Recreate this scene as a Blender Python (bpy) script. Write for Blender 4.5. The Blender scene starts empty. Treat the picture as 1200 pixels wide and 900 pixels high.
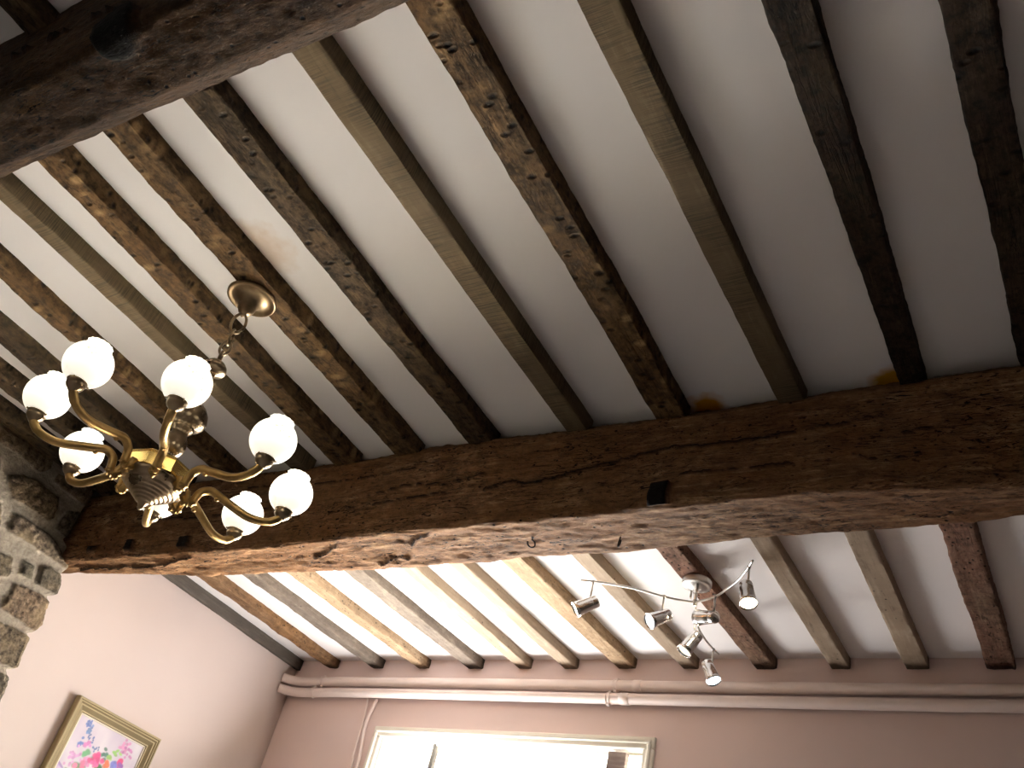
import bpy, bmesh, math, random
from mathutils import Vector, Matrix, noise
C = bpy.context.scene.collection
ZC = 1.5                      # camera height above the floor; heights below are given from the camera
PI = math.pi
random.seed(4)

# ------------------------------------------------------------------ camera
F_PX = 1111.2
yaw, pitch, roll = -0.674194659, 0.646149077, 0.276411066
fwd = Vector((math.sin(yaw)*math.cos(pitch), math.cos(yaw)*math.cos(pitch), math.sin(pitch)))
right = Vector((math.cos(yaw), -math.sin(yaw), 0))
up = right.cross(fwd)
r_ = right*math.cos(roll) + up*math.sin(roll)
u_ = -right*math.sin(roll) + up*math.cos(roll)
cd = bpy.data.cameras.new('camera'); cam = bpy.data.objects.new('camera', cd); C.objects.link(cam)
cd.sensor_width = 36; cd.lens = F_PX/1200*36; cd.clip_start = 0.02
m = Matrix((r_, u_, -fwd)).transposed().to_4x4(); m.translation = Vector((0, 0, ZC)); cam.matrix_world = m
bpy.context.scene.camera = cam
vs = bpy.context.scene.view_settings
vs.view_transform = 'Standard'; vs.look = 'None'; vs.gamma = 1; vs.use_curve_mapping = False
vs.exposure = 0.3

# ------------------------------------------------------------------ node helpers
def new_mat(name):
    M = bpy.data.materials.new(name); M.use_nodes = True
    nt = M.node_tree; nt.nodes.clear()
    out = nt.nodes.new('ShaderNodeOutputMaterial')
    return M, nt, out
class G:
    def __init__(s, nt): s.nt = nt
    def n(s, t, **k):
        nd = s.nt.nodes.new(t)
        for a, b in k.items():
            if a.startswith('i_'):
                key = a[2:]; key = int(key) if key.isdigit() else key.replace('_', ' ')
                if hasattr(b, 'links') or isinstance(b, bpy.types.NodeSocket): s.nt.links.new(b, nd.inputs[key])
                else: nd.inputs[key].default_value = b
            else: setattr(nd, a, b)
        return nd
    def link(s, a, b): s.nt.links.new(a, b)
    def ramp(s, fac, stops, interp='LINEAR'):
        nd = s.n('ShaderNodeValToRGB'); s.link(fac, nd.inputs[0]); cr = nd.color_ramp; cr.interpolation = interp
        while len(cr.elements) > 1: cr.elements.remove(cr.elements[-1])
        cr.elements[0].position = stops[0][0]; cr.elements[0].color = col(stops[0][1])
        for p, c in stops[1:]:
            e = cr.elements.new(p); e.color = col(c)
        return nd.outputs[0]
    def math(s, op, a, b=None, clamp=False):
        nd = s.n('ShaderNodeMath', operation=op); nd.use_clamp = clamp
        for i, v in enumerate((a, b)):
            if v is None: continue
            if isinstance(v, bpy.types.NodeSocket): s.link(v, nd.inputs[i])
            else: nd.inputs[i].default_value = v
        return nd.outputs[0]
    def mix(s, fac, a, b, mode='MIX'):
        nd = s.n('ShaderNodeMix', data_type='RGBA', blend_type=mode)
        for i, v in ((0, fac), (6, a), (7, b)):
            if isinstance(v, bpy.types.NodeSocket): s.link(v, nd.inputs[i])
            else: nd.inputs[i].default_value = v if i == 0 else col(v)
        return nd.outputs[2]
def col(c):
    if isinstance(c, (int, float)): return (c, c, c, 1)
    return tuple(c) if len(c) == 4 else (*c, 1)
def lin(r, g, b):
    f = lambda v: (v/255/12.92) if v/255 <= .04045 else ((v/255+.055)/1.055)**2.4
    return (f(r), f(g), f(b), 1)

def plaster(name, base, var=.04, bump=.15, blobs=(), rough=.9):
    M, nt, out = new_mat(name); g = G(nt)
    tc = g.n('ShaderNodeTexCoord').outputs['Object']
    n1 = g.n('ShaderNodeTexNoise', i_Vector=tc, i_Scale=1.7, i_Detail=4.0)
    n2 = g.n('ShaderNodeTexNoise', i_Vector=tc, i_Scale=45.0, i_Detail=5.0)
    b = Vector(base[:3])
    c = g.ramp(n1.outputs[0], [(.3, tuple(b*(1-var))), (.7, tuple(b*(1+var*.6)))])
    for (p, rad, cc, amt) in blobs:      # stains that stay on the plaster
        d = g.n('ShaderNodeVectorMath', operation='DISTANCE'); g.link(tc, d.inputs[0]); d.inputs[1].default_value = p
        nn = g.n('ShaderNodeTexNoise', i_Vector=tc, i_Scale=22.0, i_Detail=3.0)
        dd = g.math('ADD', d.outputs['Value'], g.math('MULTIPLY', g.math('SUBTRACT', nn.outputs[0], .5), rad*.9))
        mr = g.n('ShaderNodeMapRange'); g.link(dd, mr.inputs[0])
        mr.inputs[1].default_value = rad; mr.inputs[2].default_value = rad*.45
        mr.inputs[3].default_value = 0; mr.inputs[4].default_value = amt
        c = g.mix(mr.outputs[0], c, cc)
    bp = g.n('ShaderNodeBump', i_Strength=bump, i_Distance=.004)
    g.link(g.math('ADD', g.math('MULTIPLY', n2.outputs[0], .5), g.math('MULTIPLY', n1.outputs[0], 1.5)), bp.inputs['Height'])
    s = g.n('ShaderNodeBsdfPrincipled', i_Base_Color=c, i_Roughness=rough); s.inputs['Specular IOR Level'].default_value = .25
    g.link(bp.outputs[0], s.inputs['Normal']); g.link(s.outputs[0], out.inputs[0])
    return M

def wood(name, dark, base, light, axis='Y', grain=1.0, saw=0.0, holes=0.0, tint=None, bump=.6, attr=False, crack=.5, rough=.85, fleck=0.0, mottle=0.0, pits=0.0, chip=None):
    """grain runs along the axis; saw = cross saw marks; holes = worm holes; fleck = short dark tears; mottle = hewn patches; pits = nail pits in rows across"""
    M, nt, out = new_mat(name); g = G(nt)
    tc = g.n('ShaderNodeTexCoord').outputs['Object']
    rnd = g.n('ShaderNodeObjectInfo').outputs['Random']
    off = g.n('ShaderNodeVectorMath', operation='ADD'); g.link(tc, off.inputs[0])
    cb = g.n('ShaderNodeCombineXYZ'); w = g.math('MULTIPLY', rnd, 17.0)
    for i in range(3): g.link(w, cb.inputs[i])
    g.link(cb.outputs[0], off.inputs[1]); P = off.outputs[0]
    def mp(sc, src=None):
        a = {'X': (sc[0], sc[1], sc[1]), 'Y': (sc[1], sc[0], sc[1])}[axis]
        return g.n('ShaderNodeMapping', i_Vector=src or P, i_Scale=a).outputs[0]
    N = lambda sc, d=4.0, r=.6, ds=0.0: g.n('ShaderNodeTexNoise', i_Vector=mp(sc), i_Scale=1.0, i_Detail=d, i_Roughness=r, i_Distortion=ds).outputs[0]
    fine = N((7*grain, 130*grain), 6.0, .65, .6)
    mid = N((2.6, 24), 5.0, .6, 1.2)
    patch = N((9, 16), 4.0, .7)
    big = N((1.6, 5.0), 3.0)
    f = g.math('ADD', g.math('MULTIPLY', fine, .42), g.math('ADD', g.math('MULTIPLY', mid, .28), g.math('MULTIPLY', patch, .40)))
    c = g.ramp(f, [(.38, dark), (.5, base), (.56, base), (.70, light)])
    if tint: c = g.mix(g.ramp(big, [(.42, (0, 0, 0)), (.62, (.8, .8, .8))]), c, g.mix(.75, c, tint))
    h = g.math('MULTIPLY', f, 1.0)
    if mottle:
        m1 = N((26, 34), 5.0, .72); m2 = N((60, 80), 3.0, .6)
        mm = g.math('ADD', g.math('MULTIPLY', m1, .7), g.math('MULTIPLY', m2, .3))
        c = g.mix(g.math('MULTIPLY', g.ramp(mm, [(.40, (1, 1, 1)), (.54, (0, 0, 0))]), mottle), c, tuple(Vector(dark[:3])*.45))
        c = g.mix(g.math('MULTIPLY', g.ramp(mm, [(.53, (0, 0, 0)), (.66, (1, 1, 1))]), mottle*.35), c, light)
        h = g.math('ADD', h, g.math('MULTIPLY', mm, 1.6))
    # dark splits along the grain
    ck = N((2.2, 34), 5.0, .55, 1.6)
    ckm = g.math('ABSOLUTE', g.math('SUBTRACT', ck, .5))
    gate = g.ramp(N((4.0, 9), 2.0), [(.46, (0, 0, 0)), (.6, (1, 1, 1))])
    ckf = g.math('MULTIPLY', g.ramp(ckm, [(.0, (1, 1, 1)), (.014, (0, 0, 0))]), g.math('MULTIPLY', gate, crack))
    c = g.mix(ckf, c, tuple(Vector(dark[:3])*.22))
    h = g.math('SUBTRACT', h, g.math('MULTIPLY', ckf, .9))
    if fleck:
        f1 = N((17, 75), 4.0, .6, 2.6); g2 = g.ramp(N((5, 11), 3.0), [(.40, (.1, .1, .1)), (.6, (1, 1, 1))])
        fm = g.math('MULTIPLY', g.ramp(f1, [(.565, (0, 0, 0)), (.62, (1, 1, 1))]), g.math('MULTIPLY', g2, fleck))
        c = g.mix(fm, c, tuple(Vector(dark[:3])*.25)); h = g.math('SUBTRACT', h, g.math('MULTIPLY', fm, 1.0))
    if saw:
        wv = N((330, 9), 3.0, .5, .3); vis = g.ramp(N((7, 9), 2.0), [(.4, (.15, .15, .15)), (.6, (1, 1, 1))])
        c = g.mix(g.math('MULTIPLY', g.math('MULTIPLY', g.ramp(wv, [(.42, (1, 1, 1)), (.56, (0, 0, 0))]), vis), saw), c, tuple(Vector(dark[:3])*.8))
        h = g.math('ADD', h, g.math('MULTIPLY', wv, saw*.7))
    def spots(sc, dens, r0, r1, gated):
        vo = g.n('ShaderNodeTexVoronoi', i_Vector=mp(sc), i_Scale=1.0)
        vr = g.n('ShaderNodeTexWhiteNoise'); g.link(vo.outputs['Color'], vr.inputs['Vector'])
        hm = g.math('MULTIPLY', g.ramp(vo.outputs['Distance'], [(r0, (1, 1, 1)), (r1, (0, 0, 0))]), g.math('GREATER_THAN', vr.outputs['Value'], 1-dens))
        return g.math('MULTIPLY', hm, g.ramp(big, [(.4, (.1, .1, .1)), (.6, (1, 1, 1))])) if gated else hm
    if holes:
        hm = spots((55, 75), holes, .16, .34, True)
        c = g.mix(hm, c, tuple(Vector(dark[:3])*.12)); h = g.math('SUBTRACT', h, g.math('MULTIPLY', hm, 1.2))
    if pits:
        if chip:
            cm = spots((24, 13), pits*.8, .18, .42, True)
            c = g.mix(g.math('MULTIPLY', cm, g.math('MULTIPLY', N((90, 90), 2.0), 1.1)), c, chip)
        hm = spots((34, 20), pits, .10, .30, False)
        c = g.mix(g.math('MULTIPLY', hm, .9), c, tuple(Vector(dark[:3])*.15)); h = g.math('SUBTRACT', h, g.math('MULTIPLY', hm, 1.6))
    if attr:      # tool-cut sockets, long splits, knot and joist ends coloured darker
        at = g.n('ShaderNodeAttribute', attribute_name='dark_mask').outputs['Fac']
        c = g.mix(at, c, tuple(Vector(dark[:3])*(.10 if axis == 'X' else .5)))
    bp = g.n('ShaderNodeBump', i_Strength=bump, i_Distance=.005); g.link(h, bp.inputs['Height'])
    s = g.n('ShaderNodeBsdfPrincipled', i_Base_Color=c, i_Roughness=rough); s.inputs['Specular IOR Level'].default_value = .22
    g.link(bp.outputs[0], s.inputs['Normal']); g.link(s.outputs[0], out.inputs[0])
    return M

def metal(name, c, rough=.25, var=None, metallic=1.0):
    M, nt, out = new_mat(name); g = G(nt)
    s = g.n('ShaderNodeBsdfPrincipled', i_Roughness=rough, i_Metallic=metallic)
    tc = g.n('ShaderNodeTexCoord').outputs['Object']
    n = g.n('ShaderNodeTexNoise', i_Vector=tc, i_Scale=24.0, i_Detail=4.0).outputs[0]
    g.link(g.ramp(n, [(.35, var or tuple(Vector(c[:3])*.75)), (.65, c)]), s.inputs['Base Color'])
    rr = g.n('ShaderNodeMapRange'); g.link(n, rr.inputs[0]); rr.inputs[3].default_value = rough*.7; rr.inputs[4].default_value = rough*1.4
    g.link(rr.outputs[0], s.inputs['Roughness']); g.link(s.outputs[0], out.inputs[0])
    return M
def simple(name, c, rough=.6, spec=.4):
    M, nt, out = new_mat(name); g = G(nt)
    tc = g.n('ShaderNodeTexCoord').outputs['Object']
    n = g.n('ShaderNodeTexNoise', i_Vector=tc, i_Scale=14.0, i_Detail=4.0).outputs[0]
    s = g.n('ShaderNodeBsdfPrincipled', i_Roughness=rough); s.inputs['Specular IOR Level'].default_value = spec
    g.link(g.ramp(n, [(.3, tuple(Vector(c[:3])*.93)), (.7, c)]), s.inputs['Base Color']); g.link(s.outputs[0], out.inputs[0])
    return M
def emit(name, c, st):
    M, nt, out = new_mat(name); g = G(nt)
    e = g.n('ShaderNodeEmission', i_Color=col(c), i_Strength=st); g.link(e.outputs[0], out.inputs[0]); return M

# ------------------------------------------------------------------ mesh helpers
def obj(name, verts, faces, mat, parent=None, smooth=True, loc=None, attr=None):
    me = bpy.data.meshes.new(name)
    o0 = Vector(loc) if loc is not None else Vector((0, 0, 0))
    me.from_pydata([tuple(Vector(v)-o0) for v in verts], [], faces)
    me.validate(); me.update()
    bm = bmesh.new(); bm.from_mesh(me); bmesh.ops.recalc_face_normals(bm, faces=bm.faces); bm.to_mesh(me); bm.free()
    if mat: me.materials.append(mat)
    me.polygons.foreach_set('use_smooth', [smooth]*len(me.polygons))
    if attr:
        a = me.attributes.new(attr[0], 'FLOAT', 'POINT'); a.data.foreach_set('value', attr[1])
    o = bpy.data.objects.new(name, me); C.objects.link(o)
    o.location = o0
    if parent is not None:
        o.parent = parent; o.location = o0 - parent_loc(parent)
    return o
def parent_loc(p):
    v = Vector(p.location)
    while p.parent: p = p.parent; v += p.location
    return v
def tag(o, label=None, cat=None, group=None, kind=None):
    if label: o['label'] = label
    if cat: o['category'] = cat
    if group: o['group'] = group
    if kind: o['kind'] = kind
    return o
def empty(name, loc):
    o = bpy.data.objects.new(name, None); C.objects.link(o); o.location = loc; o.empty_display_size = .05; return o
class MB:
    def __init__(s): s.v = []; s.f = []
    def add(s, v, f):
        n = len(s.v); s.v += [tuple(a) for a in v]; s.f += [tuple(i+n for i in q) for q in f]; return s
    def box(s, a, b, bev=0):
        (x0, y0, z0), (x1, y1, z1) = a, b
        if not bev:
            v = [(x, y, z) for x in (x0, x1) for y in (y0, y1) for z in (z0, z1)]
            return s.add(v, [(0, 1, 3, 2), (4, 6, 7, 5), (0, 4, 5, 1), (2, 3, 7, 6), (0, 2, 6, 4), (1, 5, 7, 3)])
        bm = bmesh.new(); bmesh.ops.create_cube(bm, size=1)
        for q in bm.verts: q.co = Vector(((x0+x1)/2+q.co.x*(x1-x0), (y0+y1)/2+q.co.y*(y1-y0), (z0+z1)/2+q.co.z*(z1-z0)))
        bmesh.ops.bevel(bm, geom=bm.edges[:], offset=bev, segments=2, affect='EDGES', profile=.5)
        bm.verts.index_update(); s.add([q.co[:] for q in bm.verts], [[q.index for q in f.verts] for f in bm.faces]); bm.free(); return s
    def lathe(s, prof, n=32, M=None, cap=True, closed=False):
        """prof = [(r, z)]; M places it"""
        M = M or Matrix(); v = []; f = []
        for r, z in prof:
            for k in range(n):
                t = 2*PI*k/n; v.append(M @ Vector((r*math.cos(t), r*math.sin(t), z)))
        for i in range(len(prof)-1):
            for k in range(n):
                f.append((i*n+k, i*n+(k+1) % n, (i+1)*n+(k+1) % n, (i+1)*n+k))
        if closed:
            i = len(prof)-1
            for k in range(n): f.append((i*n+k, i*n+(k+1) % n, (k+1) % n, k))
        elif cap:
            f.append(tuple(range(n))); f.append(tuple((len(prof)-1)*n+k for k in range(n)))
        return s.add(v, f)
    def tube(s, pts, r, n=12, closed=False, cap=True, squash=None):
        pts = [Vector(p) for p in pts]; N = len(pts); rr = r if isinstance(r, (list, tuple)) else [r]*N
        v = []; f = []
        def tan(i):
            a = pts[(i-1) % N] if closed or i > 0 else pts[0]; b = pts[(i+1) % N] if closed or i < N-1 else pts[-1]
            return (b-a).normalized()
        t0 = tan(0); nrm = t0.orthogonal().normalized()
        if squash: nrm = (squash - t0*squash.dot(t0)).normalized()
        for i in range(N):
            t = tan(i); nrm = (nrm - t*nrm.dot(t)).normalized(); bn = t.cross(nrm)
            for k in range(n):
                a = 2*PI*k/n; v.append(pts[i] + (nrm*math.cos(a) + bn*math.sin(a))*rr[i])
        for i in range(N if closed else N-1):
            j = (i+1) % N
            for k in range(n): f.append((i*n+k, i*n+(k+1) % n, j*n+(k+1) % n, j*n+k))
        if cap and not closed: f.append(tuple(range(n))); f.append(tuple((N-1)*n+k for k in range(n)))
        return s.add(v, f)
    def sphere(s, c, r, n=24, m=14, M=None, sz=1):
        prof = [(max(r*math.sin(PI*i/m), 1e-4), -r*sz*math.cos(PI*i/m)) for i in range(m+1)]
        return s.lathe(prof, n, (M or Matrix.Translation(c)))
    def build(s, name, mat, parent=None, smooth=True, loc=None):
        return obj(name, s.v, s.f, mat, parent, smooth, loc)
def spline(pts, sub=8, closed=False):
    P = [Vector(p) for p in pts]; N = len(P); out = []
    rng = range(N if closed else N-1)
    for i in rng:
        p1, p2 = P[i], P[(i+1) % N]
        p0 = P[i-1] if (i > 0 or closed) else p1*2-p2
        p3 = P[(i+2) % N] if (i+2 < N or closed) else p2*2-p1
        for k in range(sub):
            t = k/sub
            out.append(.5*((2*p1) + (p2-p0)*t + (2*p0-5*p1+4*p2-p3)*t*t + (3*p1-p0-3*p2+p3)*t**3))
    if not closed: out.append(P[-1])
    return out
def interp(tab, x):
    if x <= tab[0][0]: return tab[0][1]
    for (a, b), (c, d) in zip(tab, tab[1:]):
        if x <= c: return b+(d-b)*(x-a)/(c-a)
    return tab[-1][1]
def nz(*p): return noise.noise(Vector(p))
def smooth_shade_by_angle(o, ang=40):
    bm = bmesh.new(); bm.from_mesh(o.data)
    for e in bm.edges:
        if len(e.link_faces) == 2 and e.calc_face_angle(0) > math.radians(ang): e.smooth = False
    bm.to_mesh(o.data); bm.free()

# ------------------------------------------------------------------ materials
white_pl = plaster('white_ceiling_plaster', lin(232, 228, 226), blobs=[
    ((-1.90, 1.10, ZC+1.755), .13, lin(196, 160, 120), .5),
    ((-.91, 2.06, ZC+1.755), .075, lin(205, 140, 20), 1.0), ((-.40, 2.06, ZC+1.755), .065, lin(205, 150, 20), 1.0)], bump=.12)
pink_pl = plaster('pale_pink_plaster', lin(212, 197, 190), bump=.2)
pink_pl2 = plaster('pale_pink_plaster_window_wall', lin(226, 206, 200), bump=.2)
cream_pl = plaster('cream_plaster', lin(206, 200, 192))
dim_pl = plaster('dark_stone_wall', lin(120, 108, 96))
floor_m = plaster('pale_floor_tiles', lin(196, 192, 192))
reveal_m = plaster('white_reveal_plaster', lin(238, 234, 226))

WD = {}
WD['beam'] = wood('old_oak_beam', lin(60, 40, 25), lin(124, 90, 60), lin(172, 138, 104), 'X', 1, holes=.12, bump=.9, attr=True, crack=1.0, tint=lin(118, 78, 42), fleck=1.0, mottle=.3)
WD['nearbeam'] = wood('blackened_oak_beam', lin(24, 16, 9), lin(56, 38, 22), lin(92, 66, 40), 'X', 1, holes=.12, bump=1.0, attr=True, crack=.9, tint=lin(60, 40, 20), fleck=1.0, mottle=.5)
WD['dark'] = wood('dark_hewn_oak', lin(38, 29, 21), lin(72, 57, 40), lin(108, 88, 64), 'Y', 1, bump=.8, crack=.6, tint=lin(80, 60, 36), mottle=.8, pits=.7, attr=True)
WD['vdark'] = wood('very_dark_hewn_oak', lin(28, 21, 16), lin(52, 40, 29), lin(82, 66, 48), 'Y', 1, bump=.8, crack=.8, mottle=.8, pits=.6, attr=True)
WD['rust'] = wood('orange_brown_hewn_oak', lin(44, 32, 21), lin(86, 66, 43), lin(128, 102, 70), 'Y', 1, bump=.8, crack=.5, tint=lin(96, 70, 40), mottle=.75, pits=.75, chip=lin(170, 140, 100), attr=True)
WD['saw'] = wood('grey_brown_sawn_wood', lin(62, 52, 38), lin(102, 87, 65), lin(120, 105, 82), 'Y', .6, saw=.7, bump=.3, crack=.1, attr=True)
WD['tan'] = wood('tan_planed_wood', lin(104, 86, 70), lin(150, 132, 112), lin(178, 160, 138), 'Y', .5, saw=.12, holes=.04, bump=.3, crack=.2, attr=True)
WD['tanhole'] = wood('tan_wormy_wood', lin(92, 72, 54), lin(150, 126, 98), lin(184, 160, 130), 'Y', .6, holes=.35, bump=.5, crack=.3, mottle=.25, attr=True)
WD['grey'] = wood('grey_weathered_wood', lin(70, 62, 54), lin(114, 102, 90), lin(144, 132, 116), 'Y', .8, holes=.08, bump=.5, crack=.4, mottle=.3, attr=True)
WD['orange'] = wood('orange_brown_wormy_wood', lin(76, 54, 36), lin(128, 98, 70), lin(160, 130, 98), 'Y', .8, holes=.4, bump=.7, crack=.4, mottle=.4, tint=lin(140, 100, 60), attr=True)
WD['green'] = wood('grey_batten_wood', lin(60, 56, 50), lin(92, 84, 76), lin(112, 104, 94), 'Y', .8, bump=.4, crack=.3, attr=True)
WD['red'] = wood('reddish_hewn_oak', lin(70, 52, 42), lin(124, 98, 78), lin(164, 138, 114), 'Y', 1, saw=.35, holes=.3, bump=.8, crack=.5, tint=lin(132, 90, 74), mottle=.5, attr=True)

brass = metal('antique_brass', (.50, .33, .13), .36, (.30, .19, .07))
brass_b = metal('polished_brass', (.80, .56, .20), .2, (.66, .44, .14))
pewter = metal('bronzed_pewter', (.37, .28, .18), .28, (.22, .16, .10))
steel = metal('satin_steel', (.70, .68, .65), .38)
chrome = metal('chrome', (.86, .86, .86), .2)
iron = metal('rusty_black_iron', (.06, .045, .035), .6, (.03, .02, .018), .6)

# ------------------------------------------------------------------ the setting
XL, XS, YW, XR, YB = -3.88, -3.62, 3.71, 2.4, -3.0
ZN, ZF = 1.755, 1.745
def struct(o): o['kind'] = 'structure'; return o
struct(MB().box((XL-.3, YB-.3, -.15), (XR+.3, YW+.5, 0)).build('floor', floor_m, smooth=False))
# ceiling: slightly uneven white plaster in two levels, split over the main beam
def ceiling():
    v = []; f = []
    xs = [XL-.3+i*.06 for i in range(int((XR-XL+.6)/.06)+2)]; ys = [YB-.3+i*.06 for i in range(int((YW-YB+.6)/.06)+2)]
    for y in ys:
        for x in xs:
            z = ZN + (ZF-ZN)*min(1, max(0, (y-2.05)/.15))
            z += .004*nz(x*1.5, y*.8, 3.1)+.0015*nz(x*6, y*6, 1)
            v.append((x, y, ZC+z))
    W = len(xs); n0 = len(v)
    for j in range(len(ys)-1):
        for i in range(W-1): f.append((j*W+i, j*W+i+1, (j+1)*W+i+1, (j+1)*W+i))
    x0, x1, y0, y1 = xs[0], xs[-1], ys[0], ys[-1]; t = ZC+1.95
    v += [(x0, y0, t), (x1, y0, t), (x1, y1, t), (x0, y1, t)]
    f.append((n0, n0+1, n0+2, n0+3))
    f.append((n0, n0+1)+tuple(range(W-1, -1, -1))); f.append((n0+3, n0+2)+tuple((len(ys)-1)*W+i for i in range(W-1, -1, -1)))
    f.append((n0, n0+3)+tuple(j*W for j in range(len(ys)-1, -1, -1))); f.append((n0+1, n0+2)+tuple(j*W+W-1 for j in range(len(ys)-1, -1, -1)))
    return struct(obj('ceiling', v, f, white_pl))
ceiling()
# left wall (pink), far wall with the window opening, right and back walls
def wall_grid(name, mat, o, ux, uy, nu, nv, amp, thick):
    """a slightly uneven plastered wall with thickness"""
    o, ux, uy = Vector(o), Vector(ux), Vector(uy); n = ux.cross(uy).normalized(); v = []; f = []
    for j in range(nv+1):
        for i in range(nu+1):
            p = o+ux*(i/nu)+uy*(j/nv); v.append(p+n*amp*nz(p.x*1.3+7, p.y*1.3, p.z*1.3))
    for j in range(nv):
        for i in range(nu): a = j*(nu+1)+i; f.append((a, a+1, a+nu+2, a+nu+1))
    b = len(v); v += [o-n*thick, o+ux-n*thick, o+ux+uy-n*thick, o+uy-n*thick]
    f += [(b, b+1, b+2, b+3), (b, b+1)+tuple(range(nu, -1, -1)), (b+3, b+2)+tuple(nv*(nu+1)+i for i in range(nu, -1, -1)),
          (b, b+3)+tuple(j*(nu+1) for j in range(nv, -1, -1)), (b+1, b+2)+tuple(j*(nu+1)+nu for j in range(nv, -1, -1))]
    return v, f
v, f = wall_grid('wall_left', pink_pl, (XL, YB, 0), (0, YW-YB+.02, 0), (0, 0, ZC+ZN+.1), 60, 30, .004, .3)
struct(obj('wall_left', v, f, pink_pl))
WX0, WX1, WZ0, WZ1 = -3.135, -1.735, .75, ZC+1.352      # window opening
mb = MB()
for a, b in (((XL-.02, YW, 0), (WX0, YW+.35, ZC+1.86)), ((WX1, YW, 0), (XR+.05, YW+.35, ZC+1.86)),
             ((WX0, YW, 0), (WX1, YW+.35, WZ0)), ((WX0, YW, WZ1), (WX1, YW+.35, ZC+1.86))): mb.box(a, b)
struct(mb.build('wall_far', pink_pl2, smooth=False))
struct(MB().box((XR, YB, 0), (XR+.2, YW, ZC+1.86)).build('wall_right', dim_pl, smooth=False))
struct(MB().box((XL-.05, YB-.3, 0), (XR+.05, YB, ZC+1.86)).build('wall_back', cream_pl, smooth=False))

# ------------------------------------------------------------------ rubble stone pier wall on the left, near bay
ST = {'S1': [(1.62, 1.548), (1.673, 1.597), (1.747, 1.618), (1.868, 1.606), (1.902, 1.519), (1.883, 1.487), (1.696, 1.485)],
 'S2': [(1.72, 1.437), (1.763, 1.456), (1.939, 1.456), (2.044, 1.401), (2.051, 1.369), (1.964, 1.371), (1.755, 1.372)],
 'S3': [(1.861, 1.315), (1.932, 1.325), (1.948, 1.261), (1.887, 1.25)],
 'S4': [(1.952, 1.329), (1.98, 1.353), (2.12, 1.343), (2.13, 1.293), (2.12, 1.26), (1.967, 1.258)],
 'S5': [(1.891, 1.218), (1.955, 1.238), (2.13, 1.238), (2.14, 1.136), (2.13, 1.094), (1.883, 1.107)],
 'S6': [(1.86, 1.081), (1.958, 1.074), (2.13, 1.08), (2.14, 1.038), (2.13, 0.949), (1.955, 0.939)],
 'S7': [(1.982, 0.918), (2.12, 0.918), (2.14, 0.877), (2.14, 0.76), (1.97, 0.75)],
 'S8': [(1.736, 1.284), (1.831, 1.302), (1.857, 1.228), (1.797, 1.192)],
 'S9': [(1.56, 1.46), (1.674, 1.455), (1.723, 1.374), (1.7, 1.331), (1.55, 1.33)],
 'S10': [(1.80, 1.69), (1.991, 1.734), (1.98, 1.630), (1.80, 1.640)],
 'S11': [(1.919, 1.571), (1.976, 1.607), (1.988, 1.473), (1.919, 1.48)],
 'S12': [(1.44, 1.50), (1.45, 1.59), (1.568, 1.62), (1.60, 1.54), (1.57, 1.50)],
 'S13': [(1.40, 1.82), (1.62, 1.82), (1.78, 1.80), (1.76, 1.755), (1.60, 1.735), (1.40, 1.72)],
 'S14': [(1.50, 1.705), (1.60, 1.715), (1.75, 1.735), (1.775, 1.68), (1.74, 1.64), (1.50, 1.64)],
 'S15': [(1.74, 1.17), (1.84, 1.20), (1.852, 1.11), (1.75, 1.10)], 'S16': [(1.58, 1.30), (1.70, 1.30), (1.77, 1.20), (1.70, 1.16), (1.57, 1.17)],
 'S17': [(1.66, 1.075), (1.84, 1.085), (1.83, .94), (1.65, .93)], 'S18': [(1.66, .905), (1.955, .915), (1.95, .76), (1.66, .75)]}
polys = list(ST.values())
rr = random.Random(8)
z = .73                                         # courses below and towards the camera, out of the photographed corner
while z > -ZC:
    h = rr.uniform(.10, .17); y = 2.14; first = True
    while y > YB:
        w = rr.uniform(.14, .34); j = lambda: rr.uniform(-.012, .012)
        polys.append([(y-w+.012+j(), z-h+.012+j()), (y-w+.012+j(), z-.012+j()), (y-.012+j(), z-.012+j()), (y-.012+j(), z-h+.012+j())]); y -= w
    z -= h
z = 1.84
while z > .73:
    h = rr.uniform(.10, .16); y = 1.38 if z > 1.3 else 1.55
    while y > YB:
        w = rr.uniform(.12, .30); j = lambda: rr.uniform(-.012, .012)
        polys.append([(y-w+.012+j(), z-h+.012+j()), (y-w+.012+j(), z-.012+j()), (y-.012+j(), z-.012+j()), (y-.012+j(), z-h+.012+j())]); y -= w
    z -= h
END = sorted([(1.86, 1.99), (1.709, 1.992), (1.604, 1.992), (1.471, 1.984), (1.456, 2.013), (1.42, 2.055), (1.37, 2.06), (1.345, 2.050), (1.31, 2.071), (1.266, 2.077), (1.245, 2.045),
       (1.225, 2.066), (1.194, 2.071), (1.136, 2.087), (1.097, 2.069), (1.084, 2.050), (1.065, 2.066), (1.002, 2.073), (.953, 2.081), (.932, 2.050), (.909, 2.075), (.877, 2.081), (.799, 2.094), (.6, 2.08), (.4, 2.09), (-1.5, 2.08)])
def seg_d(p, a, b):
    ax, ay = a; bx, by = b; dx, dy = bx-ax, by-ay; L = dx*dx+dy*dy or 1e-9
    t = max(0, min(1, ((p[0]-ax)*dx+(p[1]-ay)*dy)/L)); return math.hypot(p[0]-ax-t*dx, p[1]-ay-t*dy)
def inside(p, P):
    c = False
    for (x1, y1), (x2, y2) in zip(P, P[1:]+P[:1]):
        if (y1 > p[1]) != (y2 > p[1]) and p[0] < (x2-x1)*(p[1]-y1)/(y2-y1)+x1: c = not c
    return c
boxes = [(min(a for a, b in P), max(a for a, b in P), min(b for a, b in P), max(b for a, b in P)) for P in polys]
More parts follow.
